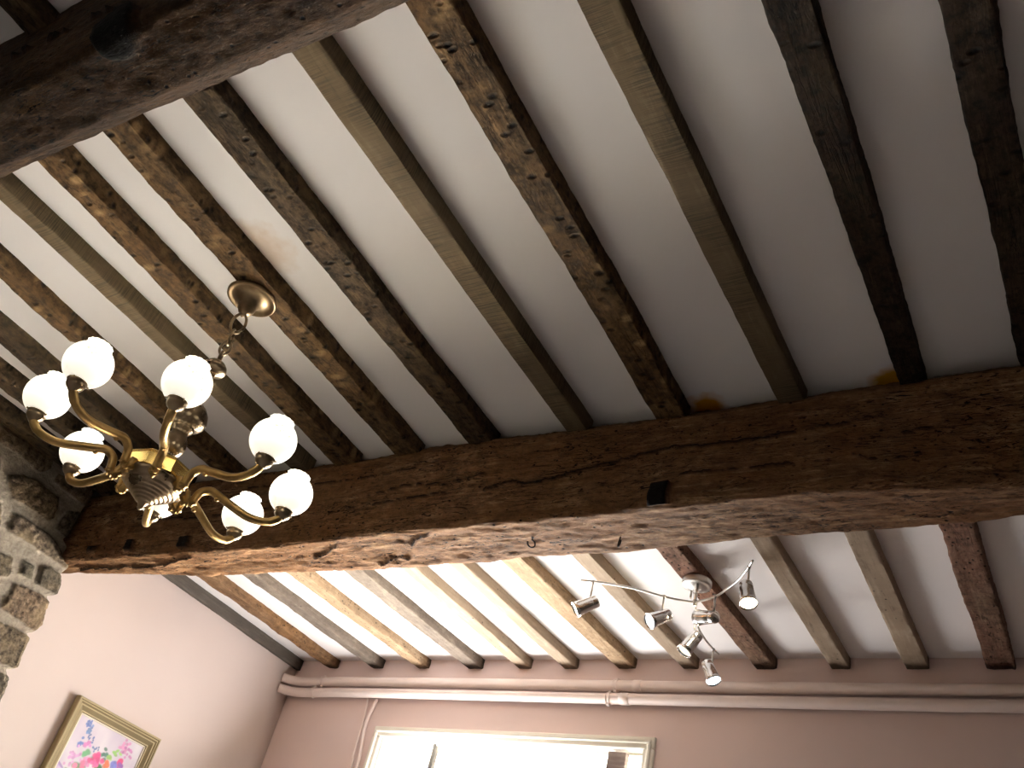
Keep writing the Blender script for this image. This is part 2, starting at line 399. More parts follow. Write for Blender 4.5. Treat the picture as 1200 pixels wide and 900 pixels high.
def stone_h(y, z):
    """height over the mortar and a stone number"""
    wy = y + .010*nz(y*9, z*9, 5)+.005*nz(y*35, z*35, 5); wz = z + .010*nz(y*9, z*9, 15)+.005*nz(y*35, z*35, 15)
    for k, P in enumerate(polys):
        b = boxes[k]
        if b[0] <= wy <= b[1] and b[2] <= wz <= b[3] and inside((wy, wz), P):
            d = min(seg_d((wy, wz), a, c) for a, c in zip(P, P[1:]+P[:1]))
            t = min(1, d/.014); t = t*t*(3-2*t)
            return t*(.012+.006*nz(k*3.3, 0, 0)) + t*(.006*nz(y*14, z*14, k)+.006*nz(y*40, z*40, k)+.0045*nz(y*90, z*90, k)), t, (k*.61803) % 1
    return .003*nz(y*40, z*40, 2), 0, .5
def stone_wall():
    # v down the height, u from the camera side to the end then round the corner to the pink wall
    zs = []; z = -ZC
    while z < .55: zs.append(z); z += .05
    while z < 1.86: zs.append(z); z += .0075
    zs.append(1.87)
    us = []; u = YB
    while u < 1.2: us.append(u); u += .05
    while u < 2.0: us.append(u); u += .0075
    nflat = len(us)
    v = []; f = []; st = []; rn = []
    turn = [i/14 for i in range(0, 41)]
    for z in zs:
        ye = interp(END, z)
        for y in us:
            yy = 1.2+(y-1.2)*(ye-.02-1.2)/(us[-1]-1.2) if y > 1.2 else y
            h, t, k = stone_h(yy, z); v.append((XS-.028+h, yy, ZC+z)); st.append(t); rn.append(k)
        h0, t0, k0 = stone_h(ye-.02, z)
        for q in turn:                              # rounded corner and return face
            if q <= 1:
                a = q*PI/2; x = XS-.028+h0-.02*(1-math.cos(a)); y = ye-.02+.02*math.sin(a)
            else:
                x = XS-.048+h0-(q-1)*.16; y = ye+.004*nz(x*30, z*30, 9)
            v.append((x, y, ZC+z)); st.append(t0); rn.append(k0)
    W = nflat+len(turn)
    for j in range(len(zs)-1):
        for i in range(W-1): a = j*W+i; f.append((a, a+1, a+W+1, a+W))
    o = obj('wall_left_stone', v, f, None)
    a = o.data.attributes.new('stone', 'FLOAT', 'POINT'); a.data.foreach_set('value', st)
    a = o.data.attributes.new('pick', 'FLOAT', 'POINT'); a.data.foreach_set('value', rn)
    M, nt, out = new_mat('rubble_stone_and_mortar'); g = G(nt)
    tc = g.n('ShaderNodeTexCoord').outputs['Object']
    sa = g.n('ShaderNodeAttribute', attribute_name='stone').outputs['Fac']; pk = g.n('ShaderNodeAttribute', attribute_name='pick').outputs['Fac']
    sc = g.ramp(pk, [(0, lin(118, 100, 78)), (.25, lin(100, 92, 76)), (.5, lin(128, 106, 84)), (.75, lin(92, 84, 70)), (1, lin(112, 98, 80))])
    n1 = g.n('ShaderNodeTexNoise', i_Vector=tc, i_Scale=55.0, i_Detail=6.0, i_Roughness=.7).outputs[0]
    n2 = g.n('ShaderNodeTexNoise', i_Vector=tc, i_Scale=12.0, i_Detail=3.0).outputs[0]
    sc = g.mix(g.ramp(n1, [(.35, (1, 1, 1)), (.6, (0, 0, 0))]), sc, g.mix(1.0, sc, lin(120, 108, 96), 'MULTIPLY'))
    sc = g.mix(g.math('MULTIPLY', g.ramp(n2, [(.5, (0, 0, 0)), (.7, (1, 1, 1))]), .4), sc, lin(150, 128, 96))
    mo = g.ramp(n1, [(.3, lin(120, 108, 96)), (.7, lin(158, 146, 130))])
    c = g.mix(g.ramp(sa, [(.15, (0, 0, 0)), (.6, (1, 1, 1))]), mo, sc)
    bp = g.n('ShaderNodeBump', i_Strength=1.0, i_Distance=.010); g.link(n1, bp.inputs['Height'])
    s = g.n('ShaderNodeBsdfPrincipled', i_Base_Color=c, i_Roughness=.95); g.link(bp.outputs[0], s.inputs['Normal']); g.link(s.outputs[0], out.inputs[0])
    o.data.materials.append(M)
    return struct(o)
stone_wall()

# ------------------------------------------------------------------ beams
def beam(name, tabs, x0, x1, step, cracks, sockets, rough, seed, mat, label):
    """tabs(x) -> closed list of (y, z) corners: front top .. front bottom, back bottom .. back top"""
    xs = []; x = x0
    while x < x1: xs.append(x); x += step(x)
    xs.append(x1)
    v = []; f = []; gr = []; per = None
    for x in xs:
        P = tabs(x); ring = []
        for (a, b, n) in zip(P, P[1:], [p[2] for p in P[1:]]):
            for k in range(n): t = k/n; ring.append((a[0]+(b[0]-a[0])*t, a[1]+(b[1]-a[1])*t))
        ring.append(P[-1][:2])
        per = len(ring)
        for i, (y, z) in enumerate(ring):
            a = ring[max(0, i-2)]; b = ring[min(per-1, i+2)]
            ty, tz = b[0]-a[0], b[1]-a[1]; L = math.hypot(ty, tz) or 1; ny, nzz = tz/L, -ty/L     # outward (ring runs down the front)
            d = rough*(.9*nz(x*1.6, y*5+seed, z*5)+.5*nz(x*5, y*16+seed, z*16)+.34*nz(x*13, y*60+seed, z*60)+.28*nz(x*35, y*110+seed, z*110))
            sp = nz(x*2.0+seed, y*26, z*26)+.5*nz(x*5+seed, y*50, z*50); crm = max(0, 1-abs(sp)/.045)*max(0, min(1, 4*nz(x*2.5, y*8, z*8+seed)))
            gm = .4*crm*(i < tabs.nfront); d -= .004*crm*(i < tabs.nfront)
            for (face, P2, w) in cracks:
                q = (x, z) if face == 'F' else (x, y)
                if (face == 'F') != (i < tabs.nfront): continue
                if q[0] < P2[0][0]-.02 or q[0] > P2[-1][0]+.02: continue
                jz = .006*nz(x*22, 3, 3)+.003*nz(x*60, 3, 3)
                dd = min(seg_d((q[0], q[1]+jz), a2, b2) for a2, b2 in zip(P2, P2[1:]))
                ww = w*(.6+.6*abs(nz(x*8, 1, 8)))
                k2 = max(0, 1-dd/ww); d -= .014*k2; gm = max(gm, min(1, k2*1.8))
            for (face, cx, cz, hx, hz, dp) in sockets:
                if face == 'R':
                    dd = math.sqrt((x-cx)**2+(y-cz[0])**2+(z-cz[1])**2); k2 = max(0, min(1, (hx-dd)/.008))
                else:
                    if (face == 'F') != (i < tabs.nfront): continue
                    q = (x, z) if face == 'F' else (x, y)
                    k2 = max(0, min(1, (hx-abs(q[0]-cx))/.004+.5))*max(0, min(1, (hz-abs(q[1]-cz))/.004+.5))
                d -= dp*k2; gm = max(gm, k2)
            v.append((x, y-0+ny*d*-1, ZC+z+nzz*d*-1)); gr.append(gm)
    for j in range(len(xs)-1):
        for i in range(per-1): a = j*per+i; f.append((a, a+1, a+per+1, a+per))
        f.append((j*per+per-1, j*per, j*per+per, j*per+2*per-1))
    f.append(tuple(range(per))); f.append(tuple((len(xs)-1)*per+i for i in range(per)))
    o = obj(name, v, f, mat, loc=(x0, v[0][1], v[0][2]), attr=('dark_mask', gr))
    return tag(o, label, 'beam')
FB = [(-3.9, 2.0), (-3.56, 2.01), (-2.99, 2.029), (-2.55, 2.036), (-1.98, 2.015), (-1.47, 2.018), (-1.185, 2.013), (-.92, 1.998), (-.69, 1.998), (-.48, 1.995), (-.29, 2.021), (-.11, 2.048), (.5, 2.05), (2.5, 2.04)]
BK = [(-3.9, 2.10), (-3.69, 2.116), (-3.186, 2.193), (-2.716, 2.225), (-2.15, 2.243), (-1.6, 2.245), (-1.095, 2.238), (-.76, 2.216), (-.53, 2.215), (-.25, 2.213), (-.13, 2.202), (.6, 2.21), (2.5, 2.2)]
def main_tab(x):
    fb = interp(FB, x); bk = interp(BK, x); ft = 2.012+.006*nz(x*3, 0, 0)
    dt = .012*nz(x*2.4, 7, 0)+.006*nz(x*7, 4, 0)
    return [(ft+.078, 1.79, 1), (ft+.066+dt, 1.757, 3), (ft+.030+dt*.5, 1.73, 4), (ft, 1.698, 5), ((ft+fb)/2+.004, 1.55, 18), (fb, 1.402, 19), (fb+.006, 1.392, 3), (fb+.016, 1.388, 3),
            ((fb+bk)/2, 1.388, 12), (bk-.016, 1.388, 12), (bk-.004, 1.394, 3), (bk, 1.41, 3), (bk, 1.79, 6)]
main_tab.nfront = 52
CR = [('F', [(-2.255, 1.493), (-2.108, 1.507), (-1.961, 1.505), (-1.758, 1.517)], .005), ('F', [(-2.05, 1.549), (-1.903, 1.57), (-1.758, 1.55), (-1.621, 1.576)], .005),
      ('F', [(-1.604, 1.516), (-1.506, 1.537), (-1.44, 1.516), (-1.29, 1.545), (-1.127, 1.567), (-.978, 1.586), (-.868, 1.576), (-.747, 1.573), (-.632, 1.585)], .010),
      ('F', [(-.572, 1.589), (-.463, 1.595), (-.415, 1.606)], .006), ('F', [(-.367, 1.539), (-.248, 1.568)], .005), ('F', [(-.94, 1.479), (-.795, 1.483), (-.591, 1.477)], .005),
      ('F', [(-.485, 1.484), (-.403, 1.465), (-.324, 1.48)], .005), ('F', [(-3.3, 1.56), (-2.9, 1.53), (-2.55, 1.545)], .006), ('F', [(-2.7, 1.64), (-2.2, 1.62), (-1.9, 1.635)], .005),
      ('B', [(-3.589, 2.077), (-3.164, 2.101), (-2.908, 2.064)], .006),       ('B', [(-1.9, 2.10), (-1.86, 2.07), (-1.80, 2.05)], .007),
      ('B', [(-2.35, 2.14), (-2.25, 2.10), (-2.2, 2.07)], .006), ('B', [(-2.1, 2.2), (-2.02, 2.17), (-1.96, 2.18)], .006)]
SK = [('F', -.99, 1.418, .030, .032, .03), ('F', -3.235, 1.430, .020, .022, .02), ('F', -2.93, 1.430, .028, .024, .02), ('F', -3.46, 1.425, .022, .016, .02)]
st_main = lambda x: .0085 if -3.7 < x < .1 else .05
beam('ceiling_beam', main_tab, -3.86, XR-.01, st_main, CR, SK, .011, 3, WD['beam'],
     'massive cracked brown oak beam across the whole picture, pale rough underside').name = 'ceiling_beam'
def near_tab(x):
    w = .008*nz(x*2, 30, 1)
    return [(.335, 1.79, 1), (.335, 1.60, 16), (.335+w, 1.42, 16), (.342+w, 1.395, 3), (.355+w, 1.388, 3), (.415, 1.386, 8), (.472+w, 1.39, 8), (.52+w, 1.448, 8), (.528, 1.48, 3), (.528, 1.79, 8)]
near_tab.nfront = 34
CRN = [('F', [(-1.9, 1.56), (-1.5, 1.53), (-1.1, 1.55), (-.6, 1.52)], .004)]
beam('ceiling_beam', near_tab, -3.64, XR-.01, lambda x: .0085 if -2.4 < x < -.8 else .05, CRN, [('R', -1.405, (.335, 1.405), .060, 0, .02)], .009, 9, WD['nearbeam'],
     'very dark oak beam crossing the top left corner, black round knot on it')

# ------------------------------------------------------------------ joists
def joist(y0, y1, xa, wa, xb, wb, z0, ztop, mat, rough, seed, label, notch=None, group=None):
    """xa,wa: left edge and width at y0; xb,wb: at y1"""
    v = []; f = []; gr = []; n = int((y1-y0)/.011); S, B = 5, 9
    for j in range(n+1):
        t = j/n; y = y0+(y1-y0)*t; xl = xa+(xb-xa)*t; w = wa+(wb-wa)*t
        xl += rough*.5*nz(y*2.2, seed, 0); xr = xl+w+rough*.5*nz(y*2.0, seed, 9)
        zb = z0+rough*.3*nz(y*2.5, seed, 4)
        ring = []
        for k in range(S): ring.append((xl, ztop+(zb+.004-ztop)*k/(S-1), -1, 0))
        for k in range(B): ring.append((xl+.003+(xr-xl-.006)*k/(B-1), zb, 0, -1))
        for k in range(S): ring.append((xr, zb+.004+(ztop-zb-.004)*k/(S-1), 1, 0))
        for i, (x, z, nx, nzz) in enumerate(ring):
            d = rough*(.35*nz(y*7, x*20+seed, z*30)+.28*nz(y*22, x*40+seed, z*50)+.16*nz(y*60, x*90+seed, z*80))
            if i in (S-1, S, S+B-1, S+B): d -= rough*.25*max(0, nz(y*9+3, seed, i))*2
            x += nx*d; z += nzz*d
            if notch:
                for (ny0, ny1, dx) in notch:
                    if ny0 < y < ny1 and i < S+3: x = max(x, xl+dx)
            v.append((x, y, ZC+z)); ed = y1-.02-y - .022*(0 if xr == xl else 1-(x-xl)/(xr-xl)) - .02*abs(nz(x*30, y*10, seed)); gr.append(max(0, min(1, (.028-ed)/.012))*.8 if y1 > YW-.1 and i >= S-1 else 0)  # joist colour darkens over its end at the far wall
    R = 2*S+B
    for j in range(n):
        for i in range(R): a = j*R+i; b = j*R+(i+1) % R; f.append((a, b, b+R, a+R))
    f.append(tuple(range(R))); f.append(tuple(n*R+i for i in range(R)))
    o = obj('ceiling_joist', v, f, WD[mat], loc=(xa, y0, ZC+z0), attr=('dark_mask', gr))
    smooth_shade_by_angle(o, 50)
    return tag(o, label, 'joist', group)
# near bay: joists from the dark corner beam to the big beam.  left edge at y=.60 and y=2.0
HR = 1.70
GN = 'joists between the two beams'
near = [(-.095, .088, -.085, .084, 'vdark', .012, 'dark brown hewn joist at the right edge above the big beam, rightmost in view'),
        (-.375, .092, -.366, .062, 'vdark', .010, 'dark pitted joist above the big beam, second from the right edge'),
        (-.700, .082, -.688, .070, 'saw', .005, 'grey brown saw-marked joist above the big beam, third from the right edge'),
        (-1.025, .096, -1.050, .092, 'rust', .009, 'orange brown joist with a row of nail pits, fourth from the right edge above beam'),
        (-1.340, .082, -1.350, .070, 'saw', .004, 'smooth grey sawn joist between the orange brown pitted joist and the rough dark one'),
        (-1.680, .105, -1.712, .088, 'dark', .010, 'rough dark joist just right of the brass ceiling rose, touching only plaster'),
        (-1.976, .100, -2.024, .096, 'rust', .009, 'pitted brown joist that carries the brass ceiling rose'),
        (-2.245, .085, -2.304, .095, 'rust', .010, 'mottled brown joist just left of the brass ceiling rose, beside the chain'),
        (-2.500, .062, -2.506, .072, 'saw', .004, 'narrow lighter sawn joist passing behind the chandelier body and front globe'),
        (-2.805, .068, -2.870, .080, 'rust', .010, 'brown joist with a broken notch in its left edge above the chandelier globes'),
        (-3.120, .080, -3.170, .090, 'dark', .010, 'dark joist behind the two upper left globes of the chandelier'),
        (-3.390, .085, -3.400, .085, 'dark', .010, 'dark joist at the left picture edge, second from the stone wall'),
        (-3.660, .110, -3.612, .075, 'dark', .008, 'shadowed dark joist lying directly along the top of the stone wall')]
for i, (xa, wa, xb, wb, mt, rg, lb) in enumerate(near):
    nt_ = [(1.20, 1.245, .028)] if i == 9 else None
    joist(.50, 2.045, xa, wa, xb, wb, HR, ZN+.03, mt, rg, i*3.7, lb, nt_)
# a joist in the bay behind the dark beam, just visible top left
joist(-.9, .36, -1.965, .075, -1.935, .075, HR, ZN+.03, 'dark', .008, 61, 'short dark joist glimpsed in the top left corner behind the dark beam')
# far bay: from the big beam to the window wall (values at y=2.72 and y=3.71)
FY = (2.19, YW+.02)
far = [(-3.695, .089, -3.655, .070, 'orange', .012, 'orange brown wavy joist in the far bay, second from the pink wall'),
       (-3.403, .077, -3.345, .068, 'grey', .009, 'dark grey weathered joist in the far bay, third from the pink wall'),
       (-3.131, .087, -3.046, .070, 'tanhole', .008, 'pale tan joist with a line of worm holes, fourth from the pink wall'),
       (-2.810, .100, -2.738, .085, 'grey', .007, 'greyish joist with a brown right side in the far bay, fifth from the pink wall'),
       (-2.499, .080, -2.446, .072, 'tan', .005, 'pale smooth joist in the far bay, sixth from the pink wall'),
       (-2.250, .073, -2.199, .072, 'tan', .005, 'pale joist in the far bay, seventh from the pink wall and left of the hooks'),
       (-2.000, .105, -1.920, .088, 'tanhole', .006, 'wide pale joist with few dark holes, behind the tip of the left spotlight arm'),
       (-1.683, .077, -1.610, .070, 'tan', .005, 'pale joist crossed by the left spotlight arm, between its two lamps'),
       (-1.339, .088, -1.285, .090, 'red', .008, 'reddish brown joist that carries the steel spotlight fixture'),
       (-.988, .074, -.975, .074, 'tan', .005, 'tan joist in the far bay just right of the spotlight fixture'),
       (-.680, .080, -.692, .084, 'tan', .005, 'grey tan joist with a small knot in the far bay, second from the right'),
       (-.395, .100, -.409, .100, 'red', .011, 'rough reddish joist with cross cut marks near the right edge')]
def ext(a, b, y): return a+(b-a)*(y-2.72)/(3.71-2.72)
for i, (xa, wa, xb, wb, mt, rg, lb) in enumerate(far):
    joist(FY[0], FY[1], ext(xa, xb, FY[0]), ext(wa, wb, FY[0]), ext(xa, xb, FY[1]), ext(wa, wb, FY[1]), HR, ZF+.03, mt, rg, 40+i*2.9, lb)
joist(2.15, YW+.02, XL-.01, .037, XL-.01, .037, 1.686, ZF+.03, 'green', .004, 99, 'thin grey green batten running along the top of the pink wall')

# ------------------------------------------------------------------ chandelier
AX, AY = -1.99, 1.212
root = empty('chandelier', (AX, AY, ZC+1.70))
tag(root, 'brass chandelier with eight curved arms and round white glass globes hanging on a chain', 'chandelier')
T = Matrix.Translation((AX, AY, ZC))
MB().lathe([(.060, 1.698), (.071, 1.697), (.0745, 1.692), (.073, 1.686), (.068, 1.684), (.063, 1.688), (.055, 1.689), (.046, 1.686), (.037, 1.680), (.030, 1.671), (.026, 1.662), (.0245, 1.658),
            (.026, 1.655), (.0235, 1.652), (.0245, 1.648), (.021, 1.645), (.022, 1.641), (.018, 1.638), (.018, 1.634), (.011, 1.630), (.006, 1.626)], 48, T).build('ceiling_rose', metal('dull_bronze', (.34, .25, .15), .42, (.20, .14, .08)), root)
mb = MB(); mb.tube([Vector((AX, AY, ZC+1.628))+Vector((math.cos(a)*.008, 0, math.sin(a)*.008)) for a in [2*PI*k/14 for k in range(14)]], .0022, 8, closed=True)
links = [(1.628, 1.556, .0185, .0044), (1.565, 1.512, .0145, .004), (1.521, 1.474, .0135, .004), (1.483, 1.440, .0145, .004)]
for k, (zt, zb, w, r) in enumerate(links):
    zc, hh = (zt+zb)/2, (zt-zb)/2; P = []
    for j in range(28):
        a = 2*PI*j/28; x = math.cos(a)*w*(1.0+.0*math.sin(a)); zz = math.sin(a)*hh
        P.append((x, zz))
    th = (.9, 2.3, .7, 2.4)[k]
    ch = MB().tube([(AX+x*math.cos(th), AY+x*math.sin(th), ZC+zc+zz) for x, zz in P], r, 8, closed=True).build('chain_link', pewter, root)
mb.build('chain_ring', pewter, root)
# turned column
prof = [(.004, 1.452), (.010, 1.448), (.016, 1.446), (.024, 1.441), (.032, 1.431), (.035, 1.420), (.031, 1.410), (.014, 1.403), (.009, 1.396), (.011, 1.390), (.009, 1.384), (.009, 1.335), (.013, 1.328), (.017, 1.322), (.013, 1.316), (.012, 1.308),
        (.022, 1.298), (.036, 1.286), (.047, 1.270), (.052, 1.252), (.050, 1.238), (.043, 1.228), (.030, 1.221), (.031, 1.217), (.029, 1.212), (.024, 1.206), (.021, 1.200), (.021, 1.196),
        (.025, 1.190), (.031, 1.176), (.0335, 1.160), (.031, 1.146), (.023, 1.135), (.016, 1.130), (.019, 1.126), (.016, 1.121), (.022, 1.114), (.030, 1.110)]
MB().lathe(prof, 48, T).build('column', pewter, root)
# octagonal gallery and domed underside
v8 = []; f8 = []
for r, z in ((.028, 1.108), (.068, 1.100), (.078, 1.094), (.0785, 1.088), (.077, 1.087), (.0775, 1.060), (.0815, 1.058), (.0815, 1.052), (.074, 1.050)):
    for k in range(8):
        a = math.radians(7+22.5+45*k); v8.append((AX+r/math.cos(PI/8)*math.cos(a), AY+r/math.cos(PI/8)*math.sin(a), ZC+z))
for i in range(8):
    for k in range(8): f8.append((i*8+k, i*8+(k+1) % 8, (i+1)*8+(k+1) % 8, (i+1)*8+k))
f8 += [tuple(range(8)), tuple(64+k for k in range(8))]
obj('hub_gallery', v8, f8, brass_b, root, smooth=False)
pd = [(.080, 1.052), (.0835, 1.050), (.0845, 1.046), (.083, 1.042), (.079, 1.036), (.0735, 1.031), (.069, 1.029)]
r = .066; z = 1.027
for k in range(6):
    pd += [(r, z), (r-.001, z-.0035), (r-.0030, z-.0050), (r-.0060, z-.0056)]; r -= .0085; z -= .0068
pd += [(r-.003, z-.002), (.010, z-.006), (.007, z-.011), (.0075, z-.015), (.004, z-.020), (.0008, z-.022)]
MB().lathe(pd, 64, T).build('dome_base', pewter, root)
# glass globe material: lit frosted white glass with a sparse gilt speckle
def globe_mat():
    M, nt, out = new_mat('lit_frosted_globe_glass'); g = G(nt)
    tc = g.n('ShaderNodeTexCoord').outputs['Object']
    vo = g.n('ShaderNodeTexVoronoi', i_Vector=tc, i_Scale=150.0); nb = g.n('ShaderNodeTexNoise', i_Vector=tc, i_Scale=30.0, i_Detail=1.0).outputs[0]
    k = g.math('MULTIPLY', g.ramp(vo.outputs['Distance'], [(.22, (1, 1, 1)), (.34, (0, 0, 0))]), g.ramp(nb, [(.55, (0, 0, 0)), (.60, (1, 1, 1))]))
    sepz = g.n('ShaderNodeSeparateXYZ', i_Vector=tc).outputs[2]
    low = g.n('ShaderNodeMapRange'); g.link(sepz, low.inputs[0]); low.inputs[1].default_value = -.056; low.inputs[2].default_value = .012; low.inputs[3].default_value = .42; low.inputs[4].default_value = 1.0  # emission dims towards the base: the cup's shade put into the glow
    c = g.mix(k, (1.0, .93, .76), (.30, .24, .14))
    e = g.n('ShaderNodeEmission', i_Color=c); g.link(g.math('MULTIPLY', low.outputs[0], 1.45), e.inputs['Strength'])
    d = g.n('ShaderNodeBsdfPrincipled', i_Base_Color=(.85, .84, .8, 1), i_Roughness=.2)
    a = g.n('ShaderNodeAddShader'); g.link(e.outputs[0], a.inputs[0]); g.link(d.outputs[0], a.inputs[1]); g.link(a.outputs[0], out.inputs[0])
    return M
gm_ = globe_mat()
armP = [(.078, 1.040), (.094, 1.030), (.106, 1.034), (.109, 1.050), (.116, 1.070), (.138, 1.0815), (.165, 1.0745), (.20, 1.064), (.24, 1.0535), (.27, 1.0530), (.297, 1.060), (.315, 1.073), (.325, 1.088)]
GR = .325
def arm_parts(ang):
    a = math.radians(ang); R = Matrix.Translation((AX, AY, ZC)) @ Matrix.Rotation(a, 4, 'Z')
    base = R @ Vector((.078, 0, 1.04))
    pts = [R @ p for p in spline([(r, 0, z) for r, z in armP], 7)]
    N = len(pts); rad = [.0092+.0016*math.sin(PI*min(1, i/N*1.0)) + (.0012 if i > N-14 else 0) for i in range(N)]
    ar = MB().tube(pts, rad, 14, squash=Vector((0, 0, 1)))
    # rings where the arm meets the hub, small leaf bosses on the curve
    for i in (9, 12, 15):
        t = (pts[i+1]-pts[i-1]).normalized(); ar.tube([pts[i]-t*.0018, pts[i], pts[i]+t*.0018], [.0105, .0135, .0105], 14)
    q = R @ Vector((.158, 0, 1.067)); ar.sphere(q, .007, 10, 8)
    ar.tube([R @ Vector((.072, 0, 1.055)), R @ Vector((.085, 0, 1.052)), R @ Vector((.090, 0, 1.040)), R @ Vector((.088, 0, 1.024)), R @ Vector((.084, 0, 1.018))], [.010, .011, .010, .007, .004], 12)
    arm = ar.build('arm', brass, root, loc=base)
    cp = MB().lathe([(.004, 1.076), (.009, 1.078), (.013, 1.083), (.018, 1.087), (.021, 1.092), (.0225, 1.097), (.021, 1.101), (.0245, 1.103), (.0245, 1.106), (.019, 1.1065), (.017, 1.102)], 28, R @ Matrix.Translation((GR, 0, 0)))
    for s in (-1, 0, 1):     # the three little thumb screws of the gallery
        b = math.radians(120*s+30); cp.sphere((0, 0, 0), .0026, 8, 6, M=R @ Matrix.Translation((GR+.0265*math.cos(b), .0265*math.sin(b), 1.103)))
    cp.build('globe_cup', pewter, arm, loc=R @ Vector((GR, 0, 1.08)))
    # globe: sphere with a lipped scalloped opening at the top
    pr = []
    for k in range(5, 43):
        t = PI*k/48; pr.append((.057*math.sin(t), 1.157-.057*math.cos(t)))
    prof = pr + [(.0235, 1.2105), (.0285, 1.2142), (.0315, 1.2165), (.030, 1.2172), (.0262, 1.2150), (.0225, 1.2115), (.0215, 1.207)]
    n = 40; v = []; f = []; gc = R @ Vector((GR, 0, 1.157))
    for i, (r, z) in enumerate(prof):
        for k in range(n):
            t = 2*PI*k/n; rr2 = r + (.0013*math.sin(t*14) if i >= len(pr)+1 and i < len(pr)+5 else 0)
            v.append(R @ Vector((GR+rr2*math.cos(t), rr2*math.sin(t), z)))
    for i in range(len(prof)-1):
        for k in range(n): f.append((i*n+k, i*n+(k+1) % n, (i+1)*n+(k+1) % n, (i+1)*n+k))
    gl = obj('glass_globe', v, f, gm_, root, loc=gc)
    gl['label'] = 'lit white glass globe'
for k in range(8): arm_parts(7+45*k)

# ------------------------------------------------------------------ spotlight fixture
SX, SY = -1.268, 2.958
sp = empty('spotlight_fixture', (SX, SY, ZC+1.70))
tag(sp, 'satin steel ceiling fixture with three curved arms and six small spotlights on the reddish joist', 'spotlight')
S = Matrix.Translation((SX, SY, ZC))
MB().lathe([(.050, 1.700), (.0535, 1.698), (.0545, 1.693), (.0545, 1.680), (.052, 1.675), (.046, 1.673), (.040, 1.674), (.034, 1.670), (.022, 1.664), (.010, 1.661)], 40, S).build('ceiling_plate', steel, sp)
for a in (2.6, 5.2):
    p = Vector((SX+.030*math.cos(a), SY+.030*math.sin(a), ZC+1.674)); MB().tube([p, p-Vector((0, 0, .030)), p-Vector((0, 0, .034)), p-Vector((0, 0, .038))], [.0042, .0042, .0054, .003], 10).build('locking_stud', steel, sp)
mb = MB(); mb.tube([(SX, SY, ZC+1.663), (SX, SY, ZC+1.600)], .006, 14); mb.sphere((SX, SY, ZC+1.600), .0075, 14, 8); mb.tube([(SX, SY, ZC+1.618), (SX, SY, ZC+1.602)], .0095, 14)
mb.build('centre_hub', steel, sp)
rods = {'a': [(SX, SY), (-1.336, 2.927), (-1.388, 2.891), (-1.452, 2.841), (-1.521, 2.803), (-1.595, 2.774), (-1.639, 2.761)],
        'b': [(SX, SY), (-1.186, 2.925), (-1.127, 2.88), (-1.058, 2.814), (-1.007, 2.749), (-.968, 2.691)],
        'c': [(SX, SY), (-1.300, 3.055), (-1.326, 3.15), (-1.334, 3.22), (-1.334, 3.307), (-1.327, 3.382)]}
rod_o = {}
for k, P in rods.items():
    pts = spline([(x, y, ZC+1.61) for x, y in P], 8)
    rod_o[k] = MB().tube(pts, .0042, 12).build('arm', steel, sp, loc=(SX, SY, ZC+1.61))
warm = emit('warm_lamp_face', (1, .80, .50), 14); cold = emit('cold_lamp_face', (.80, .92, 1), 9); dim = emit('pale_lamp_face', (.93, .97, 1), 2.2); soft = emit('dim_warm_lamp_face', (1, .88, .66), 1.3)
hot = emit('ceiling_facing_lamp_face', (1, .82, .55), 45)
white_w = emit('warm_white_lamp_face', (1, .92, .76), 8)
heads = [('a', (-1.593, 2.774), (-1.559, 2.771, 1.529), (-1.62, 2.738, 1.48), white_w, 1), ('a', (-1.367, 2.905), (-1.341, 2.912, 1.541), (-1.384, 2.859, 1.49), dim, 1),
         ('c', (-1.302, 3.061), (-1.286, 3.061, 1.538), (-1.32, 3.038, 1.463), soft, 1), ('c', (-1.332, 3.337), (-1.355, 3.337, 1.557), (-1.317, 3.33, 1.481), cold, 1),
         ('b', (-1.176, 2.917), (-1.172, 2.93, 1.535), (-1.250, 2.965, 1.553), hot, -1), ('b', (-.992, 2.728), (-1.001, 2.733, 1.55), (-.98, 2.713, 1.47), warm, 1)]
for k, top, B, Fp, em, sgn in heads:
    t = Vector((top[0], top[1], ZC+1.61)); b = Vector((B[0], B[1], ZC+B[2])); fr = Vector((Fp[0], Fp[1], ZC+Fp[2]))
    d = (fr-b).normalized(); L = .092
    piv = b + d*.012; mid = t.lerp(Vector((t.x, t.y, piv.z)), .75)
    hd = MB(); hd.tube([t+Vector((0, 0, .004)), t-Vector((0, 0, .006))], .0062, 12)
    hd.tube([t, mid], .0038, 10); hd.sphere(mid, .0055, 10, 8); up_side = piv + (mid-piv).normalized()*.022
    hd.tube([mid, up_side], .0032, 10)
    st_ = hd.build('swivel_stem', steel, rod_o[k], loc=t)
    Rm = Matrix.Translation(b) @ d.to_track_quat('Z', 'Y').to_matrix().to_4x4()
    pr = [(.004, -.002), (.018, 0), (.0215, .002), (.0225, .006), (.0228, .020), (.0226, .021), (.0232, .022), (.0245, .050), (.0268, .074), (.0300, L), (.0288, L), (.0265, L-.016), (.020, L-.022)]
    hh = MB().lathe(pr, 32, Rm).build('lamp_head', chrome, sp, loc=b)
    MB().lathe([(.0005, L-.009), (.014, L-.0085), (.0265, L-.006), (.0275, L-.0075), (.026, L-.012), (.0005, L-.014)], 32, Rm).build('bulb', em, hh, loc=b+d*L)

